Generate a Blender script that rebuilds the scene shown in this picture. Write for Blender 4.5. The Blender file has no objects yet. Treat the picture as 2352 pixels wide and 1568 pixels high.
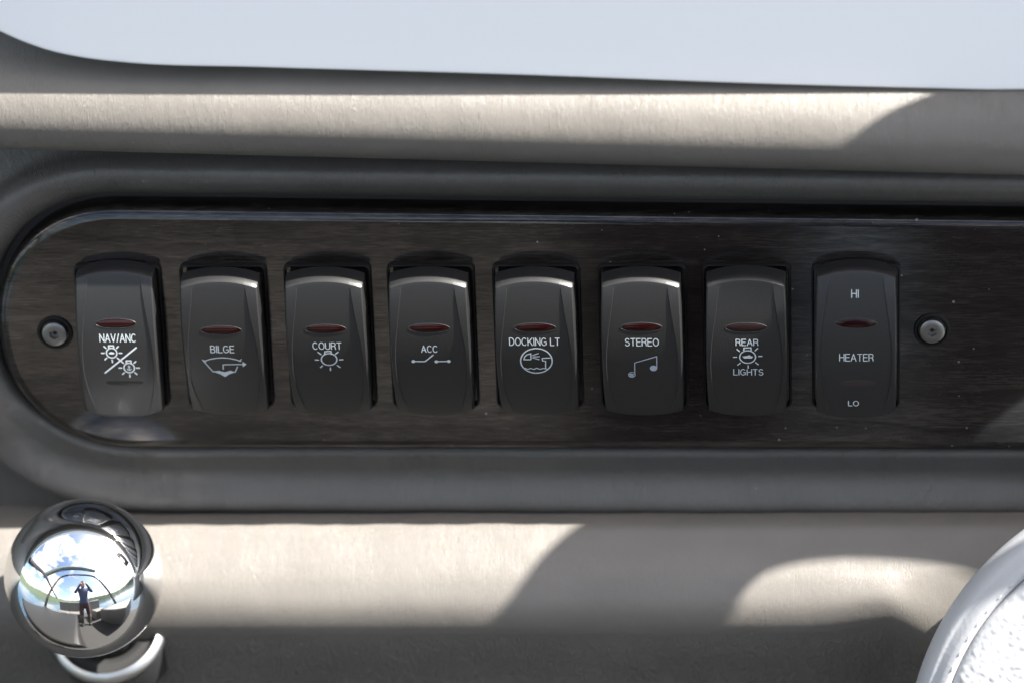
import bpy, math, random
import numpy as np
from mathutils import Vector, Matrix, noise

random.seed(7)
C = bpy.context.scene
COL = C.collection
MM = 0.001

# ------------------------------------------------------------------ frame
# Dash frame: X right, Y up along the switch panel, Z out of the panel, in millimetres.
# The panel stands almost upright in the boat, leaning back by TILT.
TILT = math.radians(8)
M = Matrix(((1, 0, 0), (0, math.sin(TILT), -math.cos(TILT)), (0, math.cos(TILT), math.sin(TILT)))).to_4x4()

FP, DIST = 10000.0, 1163.0                    # focal length in picture units (2352 wide), camera distance in mm
V = np.array([.08, .41, .908]); V /= np.linalg.norm(V)
XC = np.array([1., 0, 0]) - V[0] * V; XC /= np.linalg.norm(XC)
YC = np.cross(V, XC)
CAM = V * DIST

def P(u, w, Z=0.0):
    """point of the plane Z above the panel that the photograph shows at (u, w)"""
    d = XC * (u - 1176) + YC * (784 - w) - V * FP
    return CAM + d * ((Z - CAM[2]) / d[2])

# ------------------------------------------------------------------ camera
cd = bpy.data.cameras.new('camera')
cam = bpy.data.objects.new('camera', cd); COL.objects.link(cam)
R = Matrix((XC, YC, V)).transposed().to_4x4()
cam.matrix_world = M @ Matrix.Translation(Vector(CAM * MM)) @ R
cd.sensor_width = 36; cd.lens = 36 * FP / 2352
cd.clip_start = 0.05; cd.clip_end = 2000
cd.dof.use_dof = True; cd.dof.focus_distance = 1.150; cd.dof.aperture_fstop = 6.3
C.camera = cam

# ------------------------------------------------------------------ sun, sky, exposure
S = np.array([.62, .77, .145]); S /= np.linalg.norm(S)
sw = (M.to_3x3() @ Vector(S)).normalized()
sl = bpy.data.lights.new('sun', 'SUN'); sl.energy = 4.1; sl.angle = math.radians(0.55); sl.color = (1, .955, .89)
so = bpy.data.objects.new('sun', sl); COL.objects.link(so)
so.rotation_euler = sw.to_track_quat('Z', 'Y').to_euler()
so.location = sw * 3

world = bpy.data.worlds.new('World'); C.world = world; world.use_nodes = True
nt = world.node_tree; bg = nt.nodes['Background']
sky = nt.nodes.new('ShaderNodeTexSky'); sky.sky_type = 'NISHITA'; sky.sun_disc = False
sky.dust_density = 2.5; sky.ozone_density = .3
sky.sun_elevation = math.asin(sw.z); sky.sun_rotation = math.atan2(sw.x, sw.y)
tc = nt.nodes.new('ShaderNodeTexCoord')
mp = nt.nodes.new('ShaderNodeMapping'); mp.inputs['Scale'].default_value = (1.0, 1.0, 2.2)
nz = nt.nodes.new('ShaderNodeTexNoise'); nz.inputs['Scale'].default_value = 2.3; nz.inputs['Detail'].default_value = 7
rp = nt.nodes.new('ShaderNodeValToRGB'); rp.color_ramp.elements[0].position = .48; rp.color_ramp.elements[1].position = .63
mx = nt.nodes.new('ShaderNodeMix'); mx.data_type = 'RGBA'
mx.inputs['B'].default_value = (6.6, 6.3, 5.9, 1)
L = nt.links.new
L(tc.outputs['Generated'], mp.inputs['Vector']); L(mp.outputs[0], nz.inputs['Vector']); L(nz.outputs['Fac'], rp.inputs[0])
L(rp.outputs[0], mx.inputs['Factor']); L(sky.outputs[0], mx.inputs['A']); L(mx.outputs['Result'], bg.inputs[0])
bg.inputs[1].default_value = 0.06

C.view_settings.view_transform = 'Standard'; C.view_settings.look = 'None'
C.view_settings.exposure = 2.8; C.view_settings.gamma = 1
C.render.engine = 'CYCLES'
C.cycles.max_bounces = 8
C.cycles.use_denoising = True
C.cycles.caustics_reflective = False; C.cycles.caustics_refractive = False
C.cycles.blur_glossy = 1.0

# ------------------------------------------------------------------ materials
def mat(name, col, rough=.5, metal=0., spec=.5, coat=0., coat_rough=.05):
    m = bpy.data.materials.new(name); m.use_nodes = True
    b = m.node_tree.nodes['Principled BSDF']
    b.inputs['Base Color'].default_value = (*col, 1); b.inputs['Roughness'].default_value = rough
    b.inputs['Metallic'].default_value = metal; b.inputs['Specular IOR Level'].default_value = spec
    b.inputs['Coat Weight'].default_value = coat; b.inputs['Coat Roughness'].default_value = coat_rough
    return m

class N:
    """small node helper on one material"""
    def __init__(s, m): s.t = m.node_tree; s.b = s.t.nodes['Principled BSDF']
    def new(s, k, **kw):
        n = s.t.nodes.new(k)
        for a, v in kw.items(): setattr(n, a, v)
        return n
    def link(s, a, b): s.t.links.new(a, b)
    def coord(s, scale, kind='Object', rot=(0, 0, 0)):
        c = s.new('ShaderNodeTexCoord'); p = s.new('ShaderNodeMapping')
        p.inputs['Scale'].default_value = scale; p.inputs['Rotation'].default_value = rot
        s.link(c.outputs[kind], p.inputs[0]); return p.outputs[0]
    def noise(s, vec, scale=1., detail=4., rough=.55, dist=0.):
        n = s.new('ShaderNodeTexNoise'); n.inputs['Scale'].default_value = scale
        n.inputs['Detail'].default_value = detail; n.inputs['Roughness'].default_value = rough
        n.inputs['Distortion'].default_value = dist; s.link(vec, n.inputs['Vector']); return n.outputs['Fac']
    def ramp(s, fac, stops):
        r = s.new('ShaderNodeValToRGB'); e = r.color_ramp.elements
        while len(e) < len(stops): e.new(.5)
        for k, (p, c) in enumerate(stops):
            e[k].position = p; e[k].color = (*c, 1) if len(c) == 3 else c
        s.link(fac, r.inputs[0]); return r.outputs[0]
    def bump(s, h, strength, dist=.0005, prev=None):
        b = s.new('ShaderNodeBump'); b.inputs['Strength'].default_value = strength
        b.inputs['Distance'].default_value = dist; s.link(h, b.inputs['Height'])
        if prev is not None: s.link(prev, b.inputs['Normal'])
        return b.outputs[0]
    def math(s, op, a, b):
        n = s.new('ShaderNodeMath', operation=op)
        for k, v in enumerate((a, b)):
            if isinstance(v, (int, float)): n.inputs[k].default_value = v
            else: s.link(v, n.inputs[k])
        return n.outputs[0]
    def normal(s, n): s.link(n, s.b.inputs['Normal'])
    def color(s, c): s.link(c, s.b.inputs['Base Color'])

def vinyl(name, streak, wrinkle, col=(.115, .1065, .095)):
    m = mat(name, col, .42, spec=.5); n = N(m)
    uv = n.coord((1, 1, 1), 'UV')                              # UV is in mm: along the dash, across the roll
    def sc(x, y, seed):
        p = n.new('ShaderNodeMapping'); p.inputs['Scale'].default_value = (x, y, 1); p.inputs['Location'].default_value = (seed, seed * 2, 0)
        n.link(uv, p.inputs[0]); return p.outputs[0]
    a = n.noise(sc(2.3, .30, 3), 1, 4, .62, .8)
    a = n.math('MAXIMUM', a, .47)
    patchy = n.ramp(n.noise(sc(.09, .05, 14), 1, 3), [(.38, (.25,) * 3), (.65, (1,) * 3)])
    nn = n.bump(n.math('MULTIPLY', a, patchy), streak, .0012)
    for q, (sx, sy, wd) in enumerate(((.85, .085, .022), (1.5, .16, .03))):
        l_ = n.math('ABSOLUTE', n.math('SUBTRACT', n.noise(sc(sx, sy, 40 + 7 * q), 1, 2, .5, .9), .5), 0)
        l_ = n.math('MULTIPLY', n.math('SUBTRACT', 1, n.math('MINIMUM', n.math('DIVIDE', l_, wd), 1)), patchy)
        nn = n.bump(l_, min(1, streak * 1.3), .00022, nn)
    f = n.noise(sc(3.2, 2.4, 9), 1, 3, .6)
    nn = n.bump(f, .35, .00022, nn)
    if wrinkle:
        w1 = n.noise(sc(.27, .10, 21), 1, 3, .5, 1.2)
        w1 = n.math('ABSOLUTE', n.math('SUBTRACT', w1, .5), 0)
        w1 = n.math('MINIMUM', w1, .07)
        w2 = n.noise(sc(.34, .30, 33), 1, 3, .5, 1.2)
        w2 = n.math('MINIMUM', n.math('ABSOLUTE', n.math('SUBTRACT', w2, .5), 0), .05)
        sep = n.new('ShaderNodeSeparateXYZ'); n.link(uv, sep.inputs[0])
        mask = n.new('ShaderNodeMapRange'); mask.inputs['From Min'].default_value = 54; mask.inputs['From Max'].default_value = 74; n.link(sep.outputs[1], mask.inputs[0])
        nn = n.bump(n.math('MULTIPLY', n.math('ADD', w1, w2), mask.outputs[0]), wrinkle, .034, nn)
    c = n.noise(sc(.03, .06, 5), 1, 3)
    base = n.ramp(c, [(.3, tuple(k * .92 for k in col)), (.7, tuple(k * 1.07 for k in col))])
    # sparse dust specks lying on the vinyl
    vo = n.new('ShaderNodeTexVoronoi', feature='F1'); vo.inputs['Scale'].default_value = .22; n.link(uv, vo.inputs['Vector'])
    rc = n.new('ShaderNodeSeparateColor'); n.link(vo.outputs['Color'], rc.inputs[0])
    dot = n.math('MULTIPLY', n.math('GREATER_THAN', rc.outputs[0], .86), n.math('LESS_THAN', vo.outputs['Distance'], n.math('MULTIPLY', rc.outputs[1], .045)))
    mc = n.new('ShaderNodeMix', data_type='RGBA'); n.link(n.math('MULTIPLY', dot, .7), mc.inputs['Factor']); n.link(base, mc.inputs['A'])
    mc.inputs['B'].default_value = (.5, .48, .45, 1); n.color(mc.outputs['Result'])
    n.normal(nn)
    return m

M_VINYL = vinyl('grey_vinyl', .32, 0)
M_PAD = vinyl('grey_vinyl_grained', .15, .42)
M_SUR = vinyl('shade_toned_vinyl', .40, 0, (.074, .070, .0645))  # dash vinyl again, with the shade round the panel darkened into its colour

def wood():
    m = mat('dark_gloss_wood', (.02, .018, .016), .5, spec=.1, coat=1.0, coat_rough=.09); n = N(m); n.b.inputs['Coat IOR'].default_value = 1.8
    o = n.coord((190, 2300, 400))
    g = n.noise(o, 1, 5, .65, .2)
    o2 = n.coord((30, 300, 100)); g2 = n.noise(o2, 1, 5, .65, .8)
    mix = n.math('ADD', n.math('MULTIPLY', g, .6), n.math('MULTIPLY', g2, .4))
    col = n.ramp(mix, [(.36, (.002, .0016, .0014)), (.50, (.007, .0054, .0046)), (.68, (.025, .020, .017))])
    # dust and dried water specks, thicker towards the right-hand end
    od = n.coord((1, 1, 1))
    vo = n.new('ShaderNodeTexVoronoi', feature='F1'); vo.inputs['Scale'].default_value = 520; n.link(od, vo.inputs['Vector'])
    rnd = n.new('ShaderNodeSeparateColor'); n.link(vo.outputs['Color'], rnd.inputs[0])
    sep = n.new('ShaderNodeSeparateXYZ'); n.link(od, sep.inputs[0])
    den = n.new('ShaderNodeMapRange'); den.inputs['From Min'].default_value = -.02; den.inputs['From Max'].default_value = .13
    den.inputs['To Min'].default_value = .975; den.inputs['To Max'].default_value = .70; n.link(sep.outputs[0], den.inputs[0])
    pick = n.math('GREATER_THAN', rnd.outputs[0], den.outputs[0])
    size = n.math('MULTIPLY', n.math('POWER', rnd.outputs[1], 2.5), .20)
    dot = n.math('LESS_THAN', vo.outputs['Distance'], size)
    speck = n.math('MULTIPLY', n.math('MULTIPLY', pick, dot), .55)
    mixc = n.new('ShaderNodeMix', data_type='RGBA'); n.link(speck, mixc.inputs['Factor']); n.link(col, mixc.inputs['A'])
    mixc.inputs['B'].default_value = (.22, .22, .22, 1)
    n.color(mixc.outputs['Result'])
    wipe = n.ramp(n.noise(n.coord((9, 22, 20)), 1, 3), [(.3, (.55,) * 3), (.7, (1,) * 3)])
    gl = n.ramp(mix, [(.36, (.34,) * 3), (.64, (.88,) * 3)])
    n.link(n.math('MULTIPLY', gl, wipe), n.b.inputs['Coat Weight'])
    nn = n.bump(n.noise(n.coord((60, 900, 200)), 1, 3), .05, .0003)
    n.normal(nn); 
    return m
M_WOOD = wood()

def plastic(name, col, rough, b=.25):
    m = mat(name, col, rough); n = N(m)
    n.normal(n.bump(n.noise(n.coord((2600, 2600, 2600)), 1, 2), b, .00015)); return m
M_ROCK = plastic('black_satin_plastic', (.0092, .0093, .0095), .43)
M_BEZ = plastic('black_bezel_plastic', (.005, .005, .005), .5)
M_BEZ.node_tree.nodes['Principled BSDF'].inputs['Specular IOR Level'].default_value = .22
M_PRINT = mat('white_print', (.42, .46, .48), .6)
M_PRINT2 = mat('worn_white_print', (.26, .29, .34), .6)
M_LENS = mat('red_lens', (.0105, .0011, .001), .14, spec=.4)
M_LENSD = mat('dull_red_lens', (.008, .0015, .0015), .45, spec=.3)
M_LENSF = plastic('unlit_red_lens', (.016, .0105, .0105), .5)
M_LENSB = mat('smoked_lens', (.006, .006, .006), .35, spec=.3)
M_CHROME = mat('chrome', (.80, .81, .82), .035, 1.0, coat=.5, coat_rough=.26)
M_STEEL = mat('brushed_steel', (.20, .195, .19), .38, 1.0)
M_BLACKM = mat('black_shaft_metal', (.02, .02, .021), .22)
M_SATIN = mat('satin_steel', (.50, .50, .49), .33, 1.0)
M_DARK = mat('dark_recess', (.01, .01, .01), .6)
M_GEL = mat('white_gelcoat', (.93, .935, .94), .45)
def chrome_dust():
    n = N(M_CHROME)
    g = n.noise(n.coord((700, 700, 700)), 1, 2)
    n.link(n.ramp(g, [(.55, (.03, .03, .03)), (.8, (.16, .16, .16))]), n.b.inputs['Roughness'])
chrome_dust()
def leather(name, pebble):
    m = mat(name, (.33, .338, .352), .5); n = N(m)
    vo = n.new('ShaderNodeTexVoronoi', feature='SMOOTH_F1'); vo.inputs['Scale'].default_value = 900; n.link(n.coord((1, 1, 1)), vo.inputs['Vector'])
    n.normal(n.bump(n.noise(n.coord((900, 900, 900)), 1, 3), pebble, .0004)); return m
M_LEA = leather('white_leather', .16)

# ------------------------------------------------------------------ mesh helpers (all coordinates in mm)
def mesh(name, verts, faces, m, parent=None, smooth=True, uvs=None, loc=None, sharp=None):
    me = bpy.data.meshes.new(name)
    me.from_pydata([tuple(float(c) * MM for c in v) for v in verts], [], faces)
    me.validate(); me.update()
    for p in me.polygons: p.use_smooth = smooth
    if sharp and smooth:
        me.set_sharp_from_angle(angle=math.radians(sharp))
    if uvs is not None:
        l = me.uv_layers.new(name='UVMap')
        for lp in me.loops: l.data[lp.index].uv = uvs[lp.vertex_index]
    if m: me.materials.append(m)
    return link(name, me, parent, loc)

def link(name, data, parent=None, loc=None):
    o = bpy.data.objects.new(name, data); COL.objects.link(o)
    T = Matrix.Translation(Vector(loc) * MM) if loc is not None else Matrix.Identity(4)
    if parent: o.parent = parent; o.matrix_local = T
    else: o.matrix_world = M @ T
    return o

def tag(o, label=None, cat=None, group=None, kind=None):
    if label: o['label'] = label
    if cat: o['category'] = cat
    if group: o['group'] = group
    if kind: o['kind'] = kind
    return o

def thing(name, loc, label, cat, group=None):
    return tag(link(name, None, None, loc), label, cat, group)

def grid(rows, close_u=False, flip=False):
    n = len(rows[0]); v = [p for r in rows for p in r]; f = []
    for i in range(len(rows) - 1):
        for j in range(n if close_u else n - 1):
            k = (j + 1) % n
            q = (i * n + j, i * n + k, (i + 1) * n + k, (i + 1) * n + j)
            f.append(q[::-1] if flip else q)
    return v, f

def catmull(pts, n):
    """smooth curve through the points, tangents weighted by chord length so that uneven spacing does not overshoot"""
    p = [np.array(q, float) for q in pts]
    h = [max(1e-9, float(np.linalg.norm(b - a))) for a, b in zip(p, p[1:])]
    d = [(b - a) / k for a, b, k in zip(p, p[1:], h)]
    m = [d[0]] + [(d[i - 1] * h[i] + d[i] * h[i - 1]) / (h[i] + h[i - 1]) for i in range(1, len(d))] + [d[-1]]
    out = []
    for i in range(len(d)):
        for k in range(n):
            t = k / n; t2, t3 = t * t, t ** 3
            out.append((2 * t3 - 3 * t2 + 1) * p[i] + (t3 - 2 * t2 + t) * h[i] * m[i] + (3 * t2 - 2 * t3) * p[i + 1] + (t3 - t2) * h[i] * m[i + 1])
    out.append(p[-1]); return out

def arclen(pr):
    s = [0.]
    for a, b in zip(pr, pr[1:]): s.append(s[-1] + float(np.linalg.norm(np.array(b) - np.array(a))))
    return s

def lathe(profile, origin, axis, n=64, a0=0., a1=2 * math.pi):
    """profile of (radius, height) turned round an axis"""
    ax = Vector(axis).normalized(); t = Vector((0, 0, 1)) if abs(ax.z) < .9 else Vector((1, 0, 0))
    e1 = ax.cross(t).normalized(); e2 = ax.cross(e1)
    full = abs(a1 - a0 - 2 * math.pi) < 1e-6
    rows = []
    for r, h in profile:
        rows.append([Vector(origin) + ax * h + (e1 * math.cos(a0 + (a1 - a0) * k / n) + e2 * math.sin(a0 + (a1 - a0) * k / n)) * r
                     for k in range(n if full else n + 1)])
    return grid(rows, full)

# ------------------------------------------------------------------ the dashboard
PROF_TOP = [(52.2, -14), (52.9, -4), (54.0, 3), (55.0, 8.0), (56.9, 12.3), (60.3, 15.1), (65.3, 16.4), (70.9, 15.2), (76.4, 11.6), (80.4, 7.1), (84, .6), (86.5, -9), (89, -21)]
slope = .0285 / .911                                   # the upper roll runs slightly askew of the panel
def roll_shift(x): return -(x * slope)
PR = catmull(PROF_TOP, 8)
def roll_point_at_row(x, w):
    """point of the upper roll seen at picture height w in the column x"""
    ys = np.linspace(62, 86, 200); zs = np.interp(ys, [p[0] for p in PR], [p[1] for p in PR])
    q = np.stack([np.full(200, x), ys + roll_shift(x), zs], 1) - CAM
    rows_ = 784 - FP * (q @ YC) / -(q @ V)
    y = float(np.interp(-w, -rows_, ys))
    return y + roll_shift(x), float(np.interp(y, ys, zs))

dash = thing('dashboard', (0, -60, -25), 'grey vinyl covered boat dashboard with padded rolls around the dark switch panel', 'dashboard')
off = (0, 60, 25)
xs = np.concatenate([np.linspace(-800, -160, 12), np.linspace(-156, 156, 157), np.linspace(160, 800, 12)])
def sweep(name, prof, shift, m, wob=0.):
    pr = catmull(prof, 8); al = arclen(pr); rows = []; uv = []
    for k, (y, z) in enumerate(pr):
        rows.append([(x, y + (shift(x, y) if shift is not roll_shift else shift(x)), z + wob * math.sin(x * .11) * math.sin(x * .041 + 1)) for x in xs])
        uv += [(x, al[k]) for x in xs]
    v, f = grid(rows)
    return mesh(name, v, f, m, dash, uvs=uv, loc=off)
sweep('upper_roll', PROF_TOP, roll_shift, M_VINYL)
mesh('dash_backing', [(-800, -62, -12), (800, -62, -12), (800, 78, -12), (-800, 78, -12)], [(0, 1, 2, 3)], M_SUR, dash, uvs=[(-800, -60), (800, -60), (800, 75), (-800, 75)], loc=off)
PROF_LOW = [(y - 1.15, z - 2.5) for y, z in ((-52.5, -20), (-52.8, -6), (-53.1, -.6), (-53.8, 1.9), (-57, 6.1), (-61, 10.4), (-65.5, 14.1), (-71, 16.7), (-77, 16.9), (-83, 14.8), (-97, 7.8), (-125, -7), (-165, -22), (-300, -40), (-760, -60))]
def low_shift(x, y=-60.):
    k = min(1., max(0., (-64 - y) / 10.))
    return x * .008 + k * (2.6 * math.exp(-((x - 99) / 13.) ** 2) - .46 * max(0., x - 101) * (1 if x < 150 else 150 / x))
sweep('lower_pad', PROF_LOW, low_shift, M_PAD)

# panel outline: a long stadium whose upper edge falls slightly to the right
PX0, PX1, PH = -139., 205., 35.7
PYC = 3.1
def outline(d, n_arc=40, n_line=70):
    """closed outline grown outwards by d, as (x, y, ny)"""
    pts = []; r = PH
    for k in range(n_arc + 1):                        # right end, bottom to top
        a = -math.pi / 2 + math.pi * k / n_arc; pts.append((PX1 - r + (r + d) * math.cos(a), (r + d) * math.sin(a), math.sin(a)))
    for k in range(1, n_line): pts.append((PX1 - r + (PX0 + r - PX1 + r) * k / n_line, r + d, 1.))
    for k in range(n_arc + 1):
        a = math.pi / 2 + math.pi * k / n_arc
        c, s_ = math.cos(a), math.sin(a)
        e = 2 / 2.15
        pts.append((PX0 + r + (r + d) * math.copysign(abs(c) ** e, c), (r + d) * math.copysign(abs(s_) ** e, s_), s_))
    for k in range(1, n_line): pts.append((PX0 + r + (PX1 - 2 * r - PX0) * k / n_line, -(r + d), -1.))
    out = []
    for x, y, ny in pts:
        y2 = y + PYC
        if y > 0: y2 -= (x + 105) * .0150 * min(1, y / r)
        out.append((x, y2, ny))
    return out
PS_TOP = [(1.6, -9), (2.2, -5.4), (4.2, -1.6), (7.2, 1.4), (9.5, 2.7), (11.6, 2.5), (13.4, .4), (15.5, -3), (20, -5), (40, -5), (60, -5)]
PS_BOT = [(1.6, -9), (2.2, -6.6), (3.6, -5.8), (6.6, -6.6), (9.9, -7.6), (12.6, -7.3), (15.2, -6.1), (17.8, -5.0), (19.5, -4.8), (20.7, -5.4), (21.3, -6.8), (21.4, -9), (21.2, -14), (31, -40)]
def resample(prof, n):
    c = catmull(prof, 10); l = arclen(c); q = np.linspace(0, 1, n) ** 1.5 * l[-1]
    return [(float(np.interp(k, l, [p[0] for p in c])), float(np.interp(k, l, [p[1] for p in c]))) for k in q]
ct, cb = resample(PS_TOP, 70), resample(PS_BOT, 70)
rows, uv = [], []
al = arclen(ct)
for k in range(len(ct)):
    row = []
    o0 = outline(0); per = 0
    for j, (x, y, ny) in enumerate(o0):
        w = max(0., min(1., (ny + .95) / .75)); w = w * w * (3 - 2 * w)
        d = ct[k][0] * w + cb[k][0] * (1 - w); z = ct[k][1] * w + cb[k][1] * (1 - w)
        xx, yy, _ = outline(d)[j]
        if ny < 0: z += .25 * math.sin(xx * .09) * math.sin(xx * .037 + 2) + .22 * math.sin(xx * .31 + math.sin(xx * .1)) * (k / len(ct))
        row.append((xx, yy, z))
        if j: per += math.hypot(x - o0[j - 1][0], y - o0[j - 1][1])
        uv.append((per, al[k]))
    rows.append(row)
v, f = grid(rows, True, True)
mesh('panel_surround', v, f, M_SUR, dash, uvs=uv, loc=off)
# floor of the recess behind the switch panel
o0 = outline(2.2)
mesh('recess_floor', [(x, y, -8.6) for x, y, _ in o0], [tuple(range(len(o0)))], M_DARK, dash, smooth=False, loc=off)

# ------------------------------------------------------------------ white cowl above the dash
EDGE = [(-500, -190), (-200, -20), (-60, 48), (0, 76), (60, 103), (120, 124), (200, 141), (300, 152), (600, 162), (1176, 178), (1800, 199), (2352, 212), (2900, 226)]
SHAD = [(-500, 120), (-60, 185), (0, 192), (60, 203), (150, 214), (300, 220), (600, 223), (1176, 225), (1800, 223), (2352, 219), (2900, 230)]
ce = catmull(EDGE, 8)
def edge_at(u): return float(np.interp(u, [p[0] for p in ce], [p[1] for p in ce]))
def shad_at(u): return float(np.interp(u, [p[0] for p in SHAD], [p[1] for p in SHAD]))
rows = [[] for _ in range(15)]
for u in np.concatenate([np.linspace(-5500, -560, 10), np.linspace(-500, 2900, 150), np.linspace(3000, 8000, 10)]):
    x = P(u, 200, 12)[0]
    y, z = roll_point_at_row(x, shad_at(u))
    d = max(.25, (shad_at(u) - edge_at(u)) / 8.6 / 4.43)
    yb, zb = y + 5.31 * d, z + d - .75
    prof = [(30, -32), (8, -18), (2.2, -4), (.5, -1.3), (0, -.5), (.05, .02), (.5, .14), (3, .62), (12, 2.52), (20, 4.2), (30, 6.3), (35.5, 7.45), (37, 7.7), (41, 7.0), (50, -12)]
    for k, (dy, dz) in enumerate(prof): rows[k].append((x, yb + dy, zb + dz))
v, f = grid(rows)
cowl = mesh('white_cowl', v, f, M_GEL, None)
tag(cowl, 'smooth white fibreglass cowl overhanging the top of the grey dashboard', 'cowl')

# ------------------------------------------------------------------ switch panel
panel = thing('switch_panel', (0, 0, -4), 'glossy dark wood switch panel with rounded end set in the grey dashboard', 'switch panel')
prof = [(0, -8), (0, -2.6), (-.25, -1.6), (-.9, -.75), (-1.9, -.2), (-3.2, 0)]
rows = [[(x, y, z) for x, y, _ in outline(d)] for d, z in prof]
v, f = grid(rows, True, True)
nlast = len(rows[0]); base = len(v) - nlast
f.append(tuple(range(base, base + nlast)))
mesh('wood_fascia', v, f, M_WOOD, panel, loc=(0, 0, 4), sharp=40)

# ------------------------------------------------------------------ lettering as round-ended strokes
def arc(cx, cy, rx, ry, a0, a1, n=10):
    return [(cx + rx * math.cos(math.radians(a0 + (a1 - a0) * k / n)), cy + ry * math.sin(math.radians(a0 + (a1 - a0) * k / n))) for k in range(n + 1)]
GL = {   # glyphs in a box one unit tall: (advance, strokes)
 'N': (.62, [[(0, 0), (0, 1)], [(0, 1), (.62, 0)], [(.62, 0), (.62, 1)]]),
 'A': (.66, [[(0, 0), (.33, 1), (.66, 0)], [(.11, .34), (.55, .34)]]),
 'V': (.64, [[(0, 1), (.32, 0), (.64, 1)]]),
 '/': (.30, [[(0, -.02), (.30, 1.02)]]),
 'C': (.64, [arc(.33, .5, .33, .5, 48, 312, 16)]),
 'B': (.56, [[(0, 0), (0, 1), (.30, 1)] + arc(.30, .76, .22, .24, 90, -90, 8) + [(0, .52)], [(.30, .52)] + arc(.32, .26, .24, .26, 90, -90, 8) + [(0, 0)]]),
 'I': (.06, [[(.03, 0), (.03, 1)]]),
 'L': (.48, [[(0, 1), (0, 0), (.48, 0)]]),
 'G': (.68, [arc(.34, .5, .34, .5, 50, 320, 16) + [(.66, .14), (.66, .46), (.38, .46)]]),
 'E': (.52, [[(.52, 1), (0, 1), (0, 0), (.52, 0)], [(0, .52), (.47, .52)]]),
 'O': (.70, [arc(.35, .5, .35, .5, 0, 360, 22)]),
 'U': (.60, [[(0, 1), (0, .3)] + arc(.30, .29, .30, .29, 180, 360, 10) + [(.60, 1)]]),
 'R': (.58, [[(0, 0), (0, 1), (.32, 1)] + arc(.32, .75, .23, .25, 90, -90, 8) + [(0, .5)], [(.33, .5), (.48, .42), (.53, .25), (.56, 0)]]),
 'T': (.58, [[(0, 1), (.58, 1)], [(.29, 1), (.29, 0)]]),
 'D': (.62, [[(0, 0), (0, 1), (.24, 1)] + arc(.24, .5, .38, .5, 90, -90, 12) + [(0, 0)]]),
 'K': (.60, [[(0, 0), (0, 1)], [(.58, 1), (.02, .40)], [(.20, .60), (.60, 0)]]),
 'S': (.56, [arc(.28, .755, .25, .245, 25, 270, 12) + arc(.28, .255, .27, .255, 90, -160, 12)]),
 'H': (.60, [[(0, 0), (0, 1)], [(.60, 0), (.60, 1)], [(0, .52), (.60, .52)]]),
 ' ': (.16, []),
}
def text_strokes(s, cx, cy, height, width):
    """strokes of the word s, height and total width in mm, centred at (cx, cy)"""
    gap = .20; x = 0; raw = []
    for ch in s:
        adv, st = GL[ch]
        raw += [[(x + a, b) for a, b in q] for q in st]; x += adv + gap
    tot = x - gap
    return [[(cx + (a / tot - .5) * width, cy + (b - .5) * height) for a, b in q] for q in raw]

def ribbon(name, items, zf, m, parent, lift=.05):
    """items: ('s', points, width) strokes, ('f', outline) filled shapes, ('d', x, y, rx, ry) dots, all laid on the surface zf"""
    V_, F_ = [], []
    def poly(pts):
        b = len(V_); V_.extend((x, y, zf(x, y) + lift) for x, y in pts); F_.append(tuple(range(b, b + len(pts))))
    lv = 0
    for it in items:
        lift += .0012
        if it[0] == 's':
            pts, w = it[1], it[2] / 2
            for (x0, y0), (x1, y1) in zip(pts, pts[1:]):
                dx, dy = x1 - x0, y1 - y0; l = math.hypot(dx, dy)
                if l < 1e-6: continue
                dx, dy = dx / l * w, dy / l * w
                n = max(1, int(l / 1.2))
                lift += .0004
                for k in range(n):
                    a, b_ = k / n, (k + 1) / n
                    ax, ay, bx, by = x0 + (x1 - x0) * a, y0 + (y1 - y0) * a, x0 + (x1 - x0) * b_, y0 + (y1 - y0) * b_
                    poly([(ax + dy, ay - dx), (bx + dy, by - dx), (bx - dy, by + dx), (ax - dy, ay + dx)])
            for x, y in pts:
                lift += .0004
                poly([(x + w * math.cos(a * math.pi / 4), y + w * math.sin(a * math.pi / 4)) for a in range(8)])
        elif it[0] == 'f': poly(it[1])
        elif it[0] == 'd': poly(arc(it[1], it[2], it[3], it[4], 0, 360, 14)[:-1])
    return mesh(name, V_, F_, m, parent, smooth=False)

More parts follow.
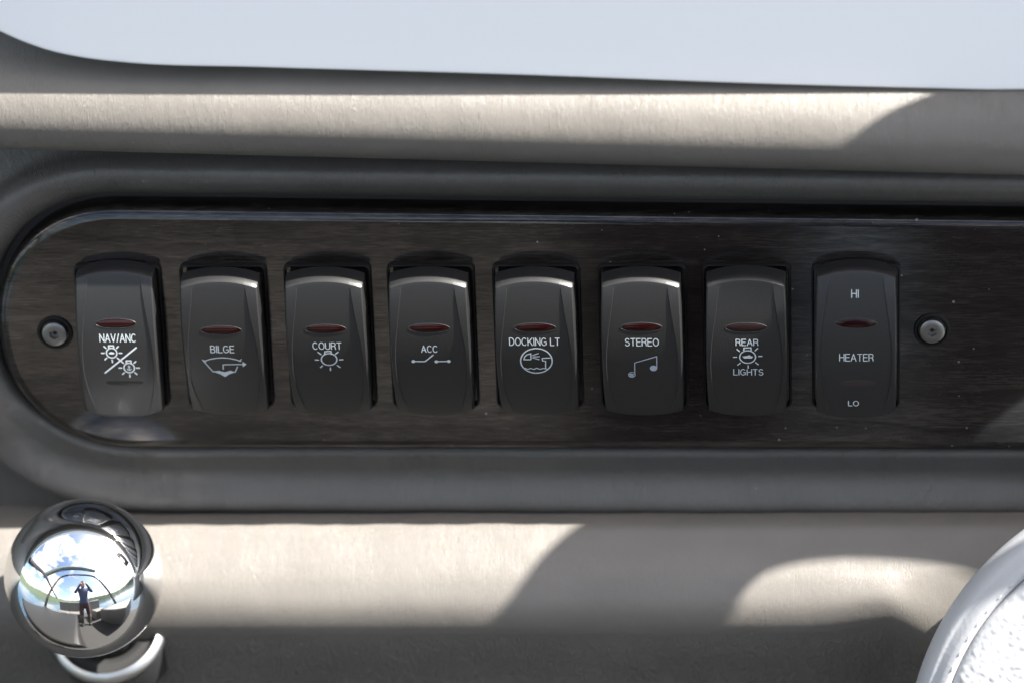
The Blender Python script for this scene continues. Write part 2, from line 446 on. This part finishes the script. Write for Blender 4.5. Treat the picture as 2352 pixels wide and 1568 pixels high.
# ------------------------------------------------------------------ rocker switches
RW, RH = 10.75, 21.0                                    # half width, half height of the rocker
def zf(x, y): return 9.45 - y * y / 158.0
FW = [(-21, 6.9), (-18, 7.6), (-13, 8.7), (-7, 9.35), (-1, 9.35), (4, 9.0), (9, 8.4), (15, 7.6), (21, 6.9)]
cfw = catmull(FW, 6)
def face_half(y): return float(np.interp(y, [p[0] for p in cfw], [p[1] for p in cfw]))
def y_end(x): return RH - 2.1 * (abs(x) / RW) ** 2.2 
def side_w(t): return RW - .35 * t * t                # slightly barrelled plan
def rocker_mesh():
    rows = []; nx = 8
    ts = np.linspace(-1, 1, 45)
    def xrow(t):
        """x stations across the rocker at lengthwise parameter t, with a kind tag"""
        y0 = t * RH; fw = face_half(y0); w = side_w(t)
        inner = [fw * k / nx for k in range(-nx, nx + 1)]
        m_ = [fw + .16, fw + .16 + (w - .66 - fw) * .5, w - .50]
        return [-w, -w, -w + .16] + [-q for q in m_[::-1]] + inner + m_ + [w - .16, w, w], fw, w
    def pt(x, t, fw, w, i, n, dy=0., dz=0., zmin=None):
        y = t * y_end(x) if dy == 0 else t * y_end(x) + dy
        ax = abs(x)
        z = zf(x, t * y_end(x))
        if ax > fw + .01: z += .34 * (1 - abs(t) ** 8) - (ax - fw) * .06       # flank, a step proud of the face, falling outwards
        if i in (2, n - 3): z -= .30
        if i in (1, n - 2): z -= .85
        if i in (0, n - 1): z = .6
        z += dz
        if i in (0, n - 1): z = .6
        return (x, y, z)
    def endrows(sgn):
        out = []
        xr, fw, w = xrow(sgn)
        n = len(xr)
        for dy, dz in ((.12, -.05), (.36, -.34), (.66, -.95), (.88, -1.7), (1.0, -2.6), (1.05, None)):
            r = []
            for i, x in enumerate(xr):
                p = pt(x, sgn, fw, w, i, n, sgn * dy, dz or 0.)
                if dz is None: p = (p[0], p[1], .6)
                r.append(p)
            out.append(r)
        return out
    rows += endrows(-1)[::-1]
    for t in ts:
        xr, fw, w = xrow(t); n = len(xr)
        rows.append([pt(x, t, fw, w, i, n) for i, x in enumerate(xr)])
    rows += endrows(1)
    v, f = grid(rows)
    return v, f
RV, RF = rocker_mesh()

def rrect(hx, hy, r, n=6, bow=0.):
    pts = []
    for cx, cy, a0 in ((hx - r, hy - r, 0), (-hx + r, hy - r, 90), (-hx + r, -hy + r, 180), (hx - r, -hy + r, 270)):
        pts += [(x, y) for x, y in arc(cx, cy, r, r, a0, a0 + 90, n)]
    return pts
def bezel_mesh():
    rings = [(11.7, 20.9, 1.9, -.5), (11.7, 20.9, 1.9, 1.1), (11.5, 20.7, 1.8, 1.45), (11.25, 20.45, 1.6, 1.5), (11.05, 20.2, 1.4, 1.2), (10.95, 20.1, 1.3, -.5)]
    rows = [[(x, y, z) for x, y in rrect(hx, hy, r)] for hx, hy, r, z in rings]
    return grid(rows, True)
BV, BF = bezel_mesh()
def ellipse_lens(cx, cy, rx, ry, dome=.22):
    rows = []
    for q, h in ((1.0, .02), (.86, .02 + dome * .45), (.6, .02 + dome * .8), (.3, .02 + dome * .95), (.02, .02 + dome)):
        rows.append([(x, y, zf(x, y) + h) for x, y in
                     [(cx + rx * q * math.copysign(abs(math.cos(a)) ** .9, math.cos(a)), cy + ry * q * math.sin(a)) for a in np.linspace(0, 2 * math.pi, 36, endpoint=False)]])
    v, f = grid(rows, True, False); b = len(v) - 36; f.append(tuple(range(b, b + 36))); return v, f
def lens_ring(cx, cy, rx, ry):
    rows = []
    for g, h in ((-.02, .0), (.02, .10), (.14, .10), (.24, -.03)):
        rows.append([(x, y, zf(x, y) + h) for x, y in [(cx + (rx + g) * math.cos(a), cy + (ry + g) * math.sin(a)) for a in np.linspace(0, 2 * math.pi, 36, endpoint=False)]])
    return grid(rows, True, True)

def bulb(cx, cy, r, ray0, ray1, skip=(), w=.30, base=True):
    """lamp symbol: ring, cap above and rays"""
    it = [('s', arc(cx, cy, r, r, 0, 360, 22), w)]
    for k in range(8):
        a = k * 45
        if a == 90 or a in skip: continue
        c, s_ = math.cos(math.radians(a)), math.sin(math.radians(a))
        it.append(('s', [(cx + c * ray0, cy + s_ * ray0), (cx + c * ray1, cy + s_ * ray1)], w))
    b = r * .46
    it.append(('s', [(cx - b, cy + r), (cx - b, cy + r * 1.5), (cx + b, cy + r * 1.5), (cx + b, cy + r)], w))
    return it

class Z:
    """converts zoomed-in photograph coordinates to mm on the rocker, relative to its indicator lens"""
    def __init__(s, x0, y0, k, lean, ly, comp):
        s.x0, s.y0, s.k, s.lean, s.ly, s.comp = x0, y0, k, lean, ly, comp
    def __call__(s, x, y):
        dy = (y - s.y0) / s.k; dx = (x - s.x0) / s.k - s.lean * dy
        return (dx / 8.6, s.ly - dy / 8.6 / s.comp)
    def pts(s, q): return [s(*p) for p in q]
    def ell(s, x, y, rx, ry, a0=0, a1=360, n=22):
        return s.pts(arc(x, y, rx, ry, a0, a1, n))
    def word(s, t, x0, x1, ytop, ybot):
        a, b = s((x0 + x1) / 2, (ytop + ybot) / 2)
        return [('s', q, .235) for q in text_strokes(t, a, b, (ybot - ytop) / s.k / 8.6 / s.comp - .27, (x1 - x0) / s.k / 8.6 - .27)]

K1, K4 = 1.844 * 1.7415, 1.7475 * 1.7415
LY = 3.0                                               # the lens sits above the middle of the rocker
GROUP = 'rocker switches in the dark wood panel'
def st(q, w=.30): return ('s', q, w)

def nav(z):
    text = z.word('NAV/ANC', 270, 545, 806, 868)
    sy = bulb(*z(362, 945), 1.42, 2.0, 2.75, w=.36) + bulb(*z(492, 1055), 1.42, 2.0, 2.75, w=.36)
    sy.append(st(z.pts([(545, 905), (312, 1092)]), .42))
    c = z(362, 945); sy.append(('f', [(c[0] - .8, c[1] + .05), (c[0] - .6, c[1] - .3), (c[0] + .6, c[1] - .3), (c[0] + .85, c[1] + .05), (c[0] + .2, c[1] + .35), (c[0] - .3, c[1] + .3)]))
    c = z(492, 1055); sy += [st([(c[0], c[1] + .75), (c[0], c[1] - .7)], .2), st(arc(c[0], c[1] - .05, .6, .6, 200, 340, 6), .2), st([(c[0] - .35, c[1] + .4), (c[0] + .35, c[1] + .4)], .18)]
    return text, sy
def bilge(z):
    sy = [st(z.pts([(1037, 990), (1112, 1085), (1160, 1078)]), .28), st(z.pts([(1048, 1001), (1090, 985), (1140, 976), (1185, 973), (1235, 977), (1285, 988), (1322, 1001)]), .28),
          st(z.pts([(1037, 990), (1060, 1003)]), .26), st(z.pts([(1308, 1000), (1325, 985)]), .26), st(z.pts([(1295, 1043), (1275, 1088)]), .28),
          st(z.pts([(1188, 1062), (1188, 1027), (1335, 1024)]), .30), ('f', z.pts([(1333, 1003), (1362, 1025), (1333, 1046)])[::-1]),
          ('f', z.pts([(1110, 1080), (1150, 1076), (1200, 1086), (1240, 1074), (1278, 1086), (1232, 1102), (1200, 1126), (1165, 1103)])[::-1])]
    return z.word('BILGE', 1095, 1275, 880, 937), sy
def court(z):
    sy = [st(z.ell(395, 987, 58, 46), .33)]
    for a, b in (((292, 990), (316, 991)), ((472, 989), (497, 988)), ((314, 932), (336, 948)), ((463, 929), (443, 946)),
                 ((330, 1050), (345, 1036)), ((455, 1034), (474, 1048)), ((403, 1052), (403, 1073))): sy.append(st(z.pts([a, b]), .33))
    sy.append(st(z.pts([(364, 948), (364, 926), (410, 924), (411, 946)]), .33))
    return z.word('COURT', 273, 490, 857, 912), sy
def acc(z):
    sy = [st(z.pts([(1018, 1003), (1104, 1004), (1165, 953)]), .33), st(z.pts([(1187, 1004), (1279, 1002)]), .33)]
    for p in ((1018, 1003), (1187, 1005), (1279, 1002)): sy.append(('d', *z(*p), .50, .48))
    return z.word('ACC', 1075, 1200, 882, 936), sy
def docking(z):
    sy = [st(z.ell(452, 995, 116, 96, n=34), .34),
          st(z.pts([(412, 938), (412, 984), (360, 984), (366, 962), (384, 946), (412, 938)]), .28),
          st(z.pts([(425, 952), (467, 936)]), .22), st(z.pts([(428, 962), (475, 961)]), .22), st(z.pts([(425, 970), (473, 984)]), .22),
          st(z.pts([(562, 971), (495, 973), (497, 993), (520, 996), (519, 1048)]), .28),
          st(z.pts([(368, 1050), (388, 1060), (410, 1052), (432, 1060), (455, 1050), (478, 1060), (500, 1052), (530, 1056)]), .26)]
    return z.word('DOCKING LT', 252, 626, 820, 880), sy
def stereo(z):
    sy = [st(z.pts([(1178, 1092), (1178, 1008), (1340, 958), (1340, 1048)]), .26),
          ('d', *z(1316, 1050), .98, .92), st(z.ell(1157, 1102, 24, 20), .24), ('f', z.pts([(1132, 1100), (1150, 1090), (1180, 1100), (1160, 1110)])[::-1]), st(z.pts([(1135, 1110), (1175, 1115)]), .3)]
    return z.word('STEREO', 1106, 1356, 822, 881), sy
def rear(z):
    sy = [st(z.ell(422, 917, 55, 45), .33)]
    for a, b in (((323, 918), (346, 918)), ((498, 912), (521, 911)), ((348, 862), (366, 877)), ((491, 855), (474, 872)),
                 ((354, 975), (372, 960)), ((477, 957), (495, 971)), ((425, 980), (426, 998))): sy.append(st(z.pts([a, b]), .30))
    sy.append(st(z.pts([(396, 875), (396, 853), (445, 851), (446, 873)]), .33))
    sy.append(('f', z.pts([(385, 912), (420, 908), (432, 902), (445, 910), (460, 914), (452, 926), (398, 927)])[::-1]))
    return z.word('REAR', 338, 497, 791, 839) + z.word('LIGHTS', 322, 532, 1003, 1052), sy
def heater(z):
    return z.word('HI', 1146, 1200, 472, 527) + z.word('HEATER', 1065, 1304, 890, 944) + z.word('LO', 1128, 1204, 1229, 1272), []

SW = [  # builder, lens centre in the picture, zoom origin and scale, lean, tilt of rocker, yaw, label
 (nav, (265, 744), (390, 735, K1), .076, 0.0, 'black rocker switch marked NAV/ANC with two lamp symbols, leftmost of the row'),
 (bilge, (508, 756), (1178, 770, K1), .066, 9.0, 'black rocker switch marked BILGE with a white pump hull symbol'),
 (court, (748, 753), (372, 762, K1), .056, 9.0, 'black rocker switch marked COURT with a white lamp symbol'),
 (acc, (986, 751), (1137, 757, K1), .047, 9.0, 'black rocker switch marked ACC with a white open contact symbol'),
 (docking, (1229, 750), (443, 750, K1), .038, 9.0, 'black rocker switch marked DOCKING LT with a round dock symbol'),
 (stereo, (1473, 749), (1227, 745, K1), .027, 9.0, 'black rocker switch marked STEREO with a worn music note symbol'),
 (rear, (1714, 750), (412, 715, K4), .016, 8.0, 'black rocker switch marked REAR LIGHTS with a boat lamp symbol'),
 (heater, (1966, 744), (1180, 690, K4), .006, 0.0, 'black rocker switch marked HI, HEATER and LO, rightmost of the row'),
]
bez_me = rock_me = lens_me = ring_me = None
for i, (fn, (lu, lw), (zx, zy, zk), lean, al_, label) in enumerate(SW):
    a = math.radians(al_)
    # place the switch so that its lens lies where the photograph shows it
    zl = zf(0, LY) * math.cos(a) + LY * math.sin(a)
    q = P(lu, lw, zl)
    ox, oy = q[0], q[1] - LY * math.cos(a) + zf(0, LY) * math.sin(a)
    oy = 2.0 + (oy - 2.0) * .0                            # all sit on one row; only the marks differ
    t = thing('rocker_switch', (ox, oy, 0), label, 'switch', GROUP)
    if bez_me is None:
        b = mesh('bezel', BV, BF, M_BEZ, t, sharp=35); bez_me = b.data
        r = mesh('rocker', RV, RF, M_ROCK, t, sharp=24); rock_me = r.data
    else:
        b = link('bezel', bez_me, t); r = link('rocker', rock_me, t)
    r.matrix_local = Matrix.Translation((0, 0, -1.2 * MM)) @ Matrix.Rotation(a, 4, 'X') @ Matrix.Translation((0, 0, 1.2 * MM))
    # height of the lens on this rocker
    want = P(lu, lw, zl)[1] - oy
    ly = (want + zf(0, 4) * math.sin(a) + 1.2 * math.sin(a) * -1 + 1.2 * math.sin(a)) / math.cos(a)
    v, f = ellipse_lens(0, ly, 5.35, 1.28)
    mesh('indicator_lens', v, f, M_LENSD if fn in (rear,) else M_LENS, r)
    v, f = lens_ring(0, ly, 5.35, 1.28); mesh('lens_rim', v, f, M_ROCK, r)
    if fn is nav:
        lo = Z(zx, zy, zk, lean, ly, .90)(458, 1167); v, f = ellipse_lens(lo[0], lo[1], 5.0, .9); mesh('indicator_lens', v, f, M_LENSB, r)
    if fn is heater:
        lo = Z(zx, zy, zk, lean, ly, .90)(1190, 1098); v, f = ellipse_lens(lo[0], lo[1], 5.0, 1.0, .05); mesh('indicator_lens', v, f, M_LENSF, r)
    z = Z(zx, zy, zk, lean, ly, .905 if a == 0 else .875)
    text, sy = fn(z)
    ribbon('lettering', text, zf, M_PRINT, r)
    if sy: ribbon('symbol', sy, zf, M_PRINT2 if fn is stereo else M_PRINT, r)

# ------------------------------------------------------------------ screws
def screw(u, w, label, rot):
    p = P(u, w, 2)
    t = thing('panel_screw', (p[0], p[1], 0), label, 'screw', 'screws holding the wood panel')
    v, f = lathe([(4.9, .05), (4.6, .55), (4.1, .6), (3.7, .2), (3.6, -.6)], (0, 0, 0), (0, 0, 1), 40); mesh('cup_washer', v, f, M_BEZ, t, sharp=40)
    hexr = [1.25 * 1.0] * 6
    rows = []
    for r, z in ((3.45, 0), (3.45, 1.1), (3.3, 1.5), (2.9, 1.72), (2.0, 1.75)):
        rows.append([(r * math.cos(k * math.pi / 18), r * math.sin(k * math.pi / 18), z) for k in range(36)])
    def hexp(k, R_):
        a_ = k * math.pi / 18 + rot; q = ((k * 10 + 30) % 60) - 30
        rr = R_ * math.cos(math.pi / 6) / math.cos(math.radians(q)); return rr * math.cos(k * math.pi / 18), rr * math.sin(k * math.pi / 18)
    rows.append([(*hexp(k, 1.4), 1.74) for k in range(36)]); rows.append([(*hexp(k, 1.35), .45) for k in range(36)])
    v, f = grid(rows, True); f.append(tuple(range(len(v) - 36, len(v))))
    h = mesh('screw_head', v, f, M_STEEL, t, sharp=30)
    v, f = lathe([(.55, .58), (.38, .75), (.02, 1.25)], (0, 0, 0), (0, 0, 1), 6); mesh('socket_pin', v, f, M_STEEL, h, smooth=False)
screw(124, 770, 'small hex socket screw left of the NAV/ANC switch', .2)
screw(2141, 764, 'bright hex socket screw right of the HEATER switch', .5)

# ------------------------------------------------------------------ chrome lever
bc = P(192, 1327, 29); cc = P(246, 1434, 11)
ax = Vector(bc - cc).normalized()
lev = thing('control_lever', tuple(cc), 'polished chrome ball knob on a short lever with a flared collar', 'lever')
bl = Vector(bc - cc)
RB = 21.3
prof = [(RB * math.sin(a_), -RB * math.cos(a_)) for a_ in np.linspace(.12, math.pi - .001, 60)]
v, f = lathe(prof, bl, ax, 96); mesh('ball_knob', v, f, M_CHROME, lev)
Lb = bl.length - RB
v, f = lathe([(7.5, -4), (7.5, Lb - 6), (8.6, Lb - 4), (8.6, Lb - 1.5), (6.5, Lb + 1.5)], (0, 0, 0), ax, 48); mesh('shaft', v, f, M_BLACKM, lev, sharp=40)
v, f = lathe([(15.6, -16), (15.9, -4.4), (15.6, -3.0)], (0, 0, 0), ax, 72); mesh('collar', v, f, M_BLACKM, lev, sharp=40)
v, f = lathe([(15.6, -4.2), (16.3, -3.6), (16.5, -2.6), (16.2, -1.6), (14.7, -.3), (14.2, -.2), (13.9, -.7), (13.8, -2.0)], (0, 0, 0), ax, 72); mesh('collar_ring', v, f, M_SATIN, lev)
v, f = lathe([(13.9, -1.9), (11.2, -2.4), (9.4, -2.0), (8.8, -3.5), (7.4, -6)], (0, 0, 0), ax, 72); mesh('collar_recess', v, f, M_DARK, lev)

# ------------------------------------------------------------------ white padded leather cushion at the lower right
Zc = 58.
k = 8.6 * DIST / (DIST - Zc)
cxy = P(2765, 1767, Zc); CR = 705.7 / k
cu = thing('padded_cushion', (cxy[0], cxy[1], Zc), 'white padded leather cushion with smooth stitched border and pebbled face, lower right corner', 'cushion')
caxis = Vector((-.09, .24, .966)).normalized()
t_ = Vector((1, 0, 0)); e1 = (t_ - caxis * t_.dot(caxis)).normalized(); e2 = caxis.cross(e1)
def cpt(r, h, a_): return e1 * (r * math.cos(a_)) + e2 * (r * math.sin(a_)) + caxis * h
BAND = [(CR - 26, -62), (CR - 14, -40), (CR - 4.5, -22), (CR - .8, -10), (CR, -4), (CR - .7, .2), (CR - 2.0, 2.9), (CR - 3.3, 4.2), (CR - 4.0, 4.5), (CR - 4.9, 5.2), (CR - 6.4, 6.3), (CR - 7.8, 6.7), (CR - 8.5, 6.3), (CR - 8.8, 5.4)]
cbd = catmull(BAND, 5); rows = []
for r, h in cbd: rows.append([cpt(r, h, a_) for a_ in np.linspace(0, 2 * math.pi, 240, endpoint=False)])
v, f = grid(rows, True); mesh('smooth_border', v, f, M_LEA, cu)
NA, NR = 800, 110
rows = []
for j in range(NR + 1):
    q = j / NR
    r = (CR - 8.9) * (1 - q) + (CR - 48) * q
    dep = CR - 8.9 - r
    h = 5.4 + 1.7 * (1 - math.exp(-dep / 1.2)) + dep * .05 - dep * dep * .0004
    row = []
    for i in range(NA):
        a_ = 2 * math.pi * i / NA
        p = Vector((r * math.cos(a_), r * math.sin(a_), 0))
        d, _ = noise.voronoi(Vector((p.x * .46, p.y * .46, 0)) + noise.noise_vector(p * .25) * .45)
        peb = min(1., (d[1] - d[0]) * 1.7); peb = peb * peb * (3 - 2 * peb)
        row.append(cpt(r, h + .20 * peb * min(1, dep / 2), a_))
    rows.append(row)
v, f = grid(rows, True); f.append(tuple(range(len(v) - NA, len(v))))
mesh('pebbled_face', v, f, M_LEA, cu)
V_, F_ = [], []
for i in range(96):
    a_ = 2 * math.pi * i / 96; rs = CR - 7.6
    for s_ in range(4):
        for da, dr in ((-.011, -.22), (.011, -.22), (.011, .22), (-.011, .22)):
            pass
    b = len(V_)
    for h, g in ((6.5, 1.), (6.95, .6)):
        for da, dr in ((-.011, -.24), (.011, -.24), (.011, .24), (-.011, .24)): V_.append(cpt(rs + dr * g, h, a_ + da * g))
    F_ += [(b + 4, b + 5, b + 6, b + 7)] + [(b + q, b + (q + 1) % 4, b + 4 + (q + 1) % 4, b + 4 + q) for q in range(4)]
tag(mesh('stitching', V_, F_, M_LEA, cu, smooth=False), kind='stuff')

# ------------------------------------------------------------------ beyond the frame: what shades the dash and what the chrome and the gloss mirror
# bracket plate added out of view between dash and sun, cut to shadow outlines
AV = np.cross([0, 0, 1.], S); AV /= np.linalg.norm(AV); BVv = np.cross(S, AV)
PRL = catmull(PROF_LOW, 8)
def low_point(u, w):
    ys = np.linspace(-50, -95, 300); pl = PRL[::-1]
    zs = np.interp(ys, [p[0] for p in pl], [p[1] for p in pl]); x = P(u, w, 8)[0]
    q = np.stack([np.full(300, x), ys + x * .008, zs], 1) - CAM
    y = float(np.interp(w, 784 - FP * (q @ YC) / -(q @ V), ys)); return np.array([x, y + x * .008, float(np.interp(y, ys[::-1], zs[::-1]))])
def up_point(u, w):
    x = P(u, w, 12)[0]; y, z = roll_point_at_row(x, w); return np.array([x, y, z])
def ab(p): return (float(p @ AV), float(p @ BVv))
E1 = [ab(up_point(*q)) for q in ((2140, 215), (2065, 245), (2000, 283), (1945, 325), (1900, 370))]
E2 = [ab(low_point(*q)) for q in ((1372, 1176), (1290, 1228), (1230, 1290), (1190, 1350), (1150, 1405))]
lead = [(2 * E1[0][0] - E1[2][0], 2 * E1[0][1] - E1[2][1]), (E1[0][0] - 25, -22), (E1[0][0] - 45, -34)][::-1]
tail = [(E2[-1][0] - .3, E2[-1][1] + 5), (E2[-1][0] - 3, 36), (E2[-1][0] - 9, 42)]
OUT = lead + E1 + [(-29.2, 1.75), (-38, 1.95), (-47.6, 2.3)] + E2[1:] + tail + [(-215, 42), (-225, 30), (-225, -25), (-215, -34)]
H1 = [ab(low_point(*q)) for q in ((1690, 1415), (1697, 1380), (1745, 1325), (1820, 1297), (1900, 1286), (2050, 1288), (2150, 1298), (2240, 1318))]
H2 = [ab(low_point(*q)) for q in ((2260, 1500), (2085, 1490), (2042, 1480), (1950, 1470))]
HOLE = H1 + [(H1[-1][0] - 12, H1[-1][1] + 2), (-170, 12), (-172, 24), (-150, 31), (-115, 31), (H1[0][0] - 6, 29), (H1[0][0] - 1, H1[0][1] + 6)]
cu2 = bpy.data.curves.new('blocker', 'CURVE'); cu2.dimensions = '2D'; cu2.fill_mode = 'BOTH'; cu2.extrude = .006
for ring in (OUT, HOLE):
    cl = catmull(ring, 5) if ring is HOLE else catmull(ring[:-4], 5) + ring[-4:]
    sp = cu2.splines.new('POLY'); sp.points.add(len(cl) - 1); sp.use_cyclic_u = True
    for p_, (a_, b_) in zip(sp.points, cl): p_.co = (a_ * MM, b_ * MM, 0, 1)
tmp = bpy.data.objects.new('tmp', cu2); COL.objects.link(tmp)
bpy.context.view_layer.update()
me = bpy.data.meshes.new_from_object(tmp.evaluated_get(bpy.context.evaluated_depsgraph_get()))
bpy.data.objects.remove(tmp)
me.materials.append(M_BEZ)
br = bpy.data.objects.new('added_sun_blocker', me); COL.objects.link(br)
Rb = Matrix((AV, BVv, S)).transposed().to_4x4()
br.matrix_world = M @ Matrix.Translation(Vector(S * 350 * MM)) @ Rb
tag(br, 'black cut out bracket plate added out of view to shade the dash', 'blocker')

def wmesh(name, verts, faces, m, parent=None, smooth=False):
    me = bpy.data.meshes.new(name); me.from_pydata(verts, [], faces); me.materials.append(m)
    for p in me.polygons: p.use_smooth = smooth
    o = bpy.data.objects.new(name, me); COL.objects.link(o)
    if parent: o.parent = parent
    return o
def cushion_box(x0, x1, y0, y1, z0, z1, r=.035, n=4):
    """box with rounded upper edges (metres, world)"""
    rows = []
    for q in range(n + 1):
        a_ = math.pi / 2 * q / n; i = r * (1 - math.cos(a_)); zz = z1 - r + r * math.sin(a_)
        rows.append([(x, y, zz) for x, y in ((x0 + i, y0 + i), (x1 - i, y0 + i), (x1 - i, y1 - i), (x0 + i, y1 - i))])
    rows.insert(0, [(x0, y0, z0), (x1, y0, z0), (x1, y1, z0), (x0, y1, z0)])
    v, f = grid(rows, True); f.append(tuple(range(len(v) - 4, len(v)))); return v, f
M_SEAT = mat('seat_vinyl', (.125, .117, .109), .5)
M_FLOOR = mat('deck_carpet', (.022, .021, .02), .9)
M_WATER = mat('lake_water', (.02, .04, .06), .12)
M_TOWER = mat('black_tower_tube', (.02, .02, .022), .3)
tag(wmesh('deck_floor', [(-1.2, -3.2, -.95), (1.2, -3.2, -.95), (1.2, .1, -.95), (-1.2, .1, -.95)], [(0, 1, 2, 3)], M_FLOOR), kind='structure')
tag(wmesh('lake_water', [(-600, -600, -1.4), (600, -600, -1.4), (600, 600, -1.4), (-600, 600, -1.4)], [(0, 1, 2, 3)], M_WATER), kind='structure')
random.seed(3)
rows = [[], [], []]
for k in range(160):
    a_ = 2 * math.pi * k / 160; h = 7 + 2.5 * math.sin(a_ * 5 + 1) + random.uniform(-.8, .8)
    rows[0].append((70 * math.cos(a_), 70 * math.sin(a_), -2)); rows[1].append((76 * math.cos(a_), 76 * math.sin(a_), h * .7)); rows[2].append((92 * math.cos(a_), 92 * math.sin(a_), h))
v, f = grid(rows, True)
tag(wmesh('far_shore', [tuple(q) for q in v], f, mat('shore_foliage', (.035, .05, .025), .9)), kind='structure')
seat = bpy.data.objects.new('bench_seat', None); COL.objects.link(seat); seat.location = (0, -1.8, -.95)
tag(seat, 'white upholstered bench seat across the boat behind the photographer', 'seat')
for k in (0, 1, 3):                                   # a walkway parts the bench
    x0 = -1.0 + .5 * k
    v, f = cushion_box(x0 + .006, x0 + .494, -2.0, -1.45, -.95, -.50); wmesh('seat_cushion', [(x, y + 1.8, z + .95) for x, y, z in v], f, M_SEAT, seat)
    v, f = cushion_box(x0 + .006, x0 + .494, -2.22, -2.01, -.95, -.02); wmesh('back_cushion', [(x, y + 1.8, z + .95) for x, y, z in v], f, M_SEAT, seat)
v, f = cushion_box(.62, 1.1, -1.3, -.35, -.95, -.42)
tag(wmesh('bolster_seat', v, f, M_SEAT), 'white side seat cushion along the right side of the boat', 'seat')
M_CONS = mat('dark_console_vinyl', (.012, .0115, .011), .55)
v, f = cushion_box(-1.15, -.14, -1.10, -.12, -.95, -.37)
tag(wmesh('side_console', v, f, M_CONS), 'dark grey side console below and left of the chrome lever', 'console')
def tube(pts, r, n=10):
    pts = [Vector(p) for p in pts]; rows = []
    for i, p in enumerate(pts):
        d = (pts[min(i + 1, len(pts) - 1)] - pts[max(i - 1, 0)]).normalized()
        e = d.cross(Vector((.31, .2, .93))).normalized(); g = d.cross(e)
        rows.append([p + (e * math.cos(2 * math.pi * k / n) + g * math.sin(2 * math.pi * k / n)) * r for k in range(n)])
    return grid(rows, True)
arch = [Vector((p[0], p[1], p[2])) for p in catmull([(-1.15, -1.0, -.5), (-1.1, -1.35, .4), (-.85, -1.6, 1.15), (0, -1.75, 1.4), (.85, -1.6, 1.15), (1.1, -1.35, .4), (1.15, -1.0, -.5)], 8)]
v, f = tube(arch, .048)
tag(wmesh('tower_arch', v, f, M_TOWER, smooth=True), 'black tubular tow tower arching over the boat behind the photographer', 'tower')

M_RACK = mat('grey_green_canvas', (.16, .19, .17), .7)
v, f = tube(catmull([(-1.2, -.75, .55), (-.7, -.95, 1.0), (0, -1.15, 1.25), (.75, -1.3, 1.3)], 8), .085)
tag(wmesh('folded_canopy', v, f, M_RACK, smooth=True), 'grey green rolled canopy strapped across under the tow tower', 'canopy')
v, f = tube(catmull([(-.55, -.02, .12), (-.75, -.45, .34), (-1.0, -1.1, .38), (-1.15, -2.0, .1)], 8), .03)
tag(wmesh('windscreen', v, f, M_TOWER, smooth=True), 'black windscreen rail running back along the left side', 'windscreen')

# the photographer stands behind the camera (seen only mirrored in the chrome ball)
def photographer():
    J = {'pelvis': (.09, -1.28, -.10, .125), 'waist': (.09, -1.28, .08, .115), 'chest': (.09, -1.27, .27, .135), 'neck': (.09, -1.25, .46, .055), 'head': (.09, -1.21, .56, .085), 'crown': (.09, -1.21, .67, .075),
         'shl': (-.08, -1.26, .40, .055), 'ell': (-.16, -1.14, .24, .042), 'hal': (.03, -1.06, .52, .034), 'shr': (.26, -1.26, .40, .055), 'elr': (.34, -1.14, .24, .042), 'har': (.15, -1.06, .52, .034),
         'hil': (.00, -1.28, -.18, .085), 'knl': (-.02, -1.25, -.55, .058), 'anl': (-.02, -1.28, -.88, .042), 'tol': (-.03, -1.14, -.92, .035),
         'hir': (.18, -1.28, -.18, .085), 'knr': (.20, -1.25, -.55, .058), 'anr': (.20, -1.28, -.88, .042), 'tor': (.21, -1.14, -.92, .035)}
    E_ = [('pelvis', 'waist'), ('waist', 'chest'), ('chest', 'neck'), ('neck', 'head'), ('head', 'crown'), ('chest', 'shl'), ('shl', 'ell'), ('ell', 'hal'), ('chest', 'shr'), ('shr', 'elr'), ('elr', 'har'),
          ('pelvis', 'hil'), ('hil', 'knl'), ('knl', 'anl'), ('anl', 'tol'), ('pelvis', 'hir'), ('hir', 'knr'), ('knr', 'anr'), ('anr', 'tor')]
    ks = list(J); me = bpy.data.meshes.new('person')
    me.from_pydata([J[k_][:3] for k_ in ks], [(ks.index(a_), ks.index(b_)) for a_, b_ in E_], [])
    o = bpy.data.objects.new('person', me); COL.objects.link(o)
    sk = o.modifiers.new('skin', 'SKIN'); sk.use_smooth_shade = True
    o.modifiers.new('sub', 'SUBSURF').render_levels = 2
    for i_, k_ in enumerate(ks):
        d = me.skin_vertices[0].data[i_]; d.radius = (J[k_][3],) * 2; d.use_root = k_ == 'pelvis'
    m = mat('clothes', (.1, .1, .1), .8); n = N(m)
    sp = n.new('ShaderNodeSeparateXYZ'); n.link(n.coord((1, 1, 1)), sp.inputs[0])
    mr = n.new('ShaderNodeMapRange'); mr.inputs['From Min'].default_value = -1; mr.inputs['From Max'].default_value = 1; n.link(sp.outputs[2], mr.inputs[0])
    r = n.ramp(mr.outputs[0], [(0, (.02, .02, .02)), (.06, (.10, .09, .07)), (.27, (.045, .014, .013)), (.46, (.035, .045, .10)), (.73, (.45, .28, .20)), (.80, (.05, .035, .025))])
    n.t.nodes[-1]
    for nd in n.t.nodes:
        if nd.type == 'VALTORGB': nd.color_ramp.interpolation = 'CONSTANT'
    n.color(r); me.materials.append(m)
    tag(o, 'person in a dark blue shirt standing and holding up a camera', 'person')
photographer()
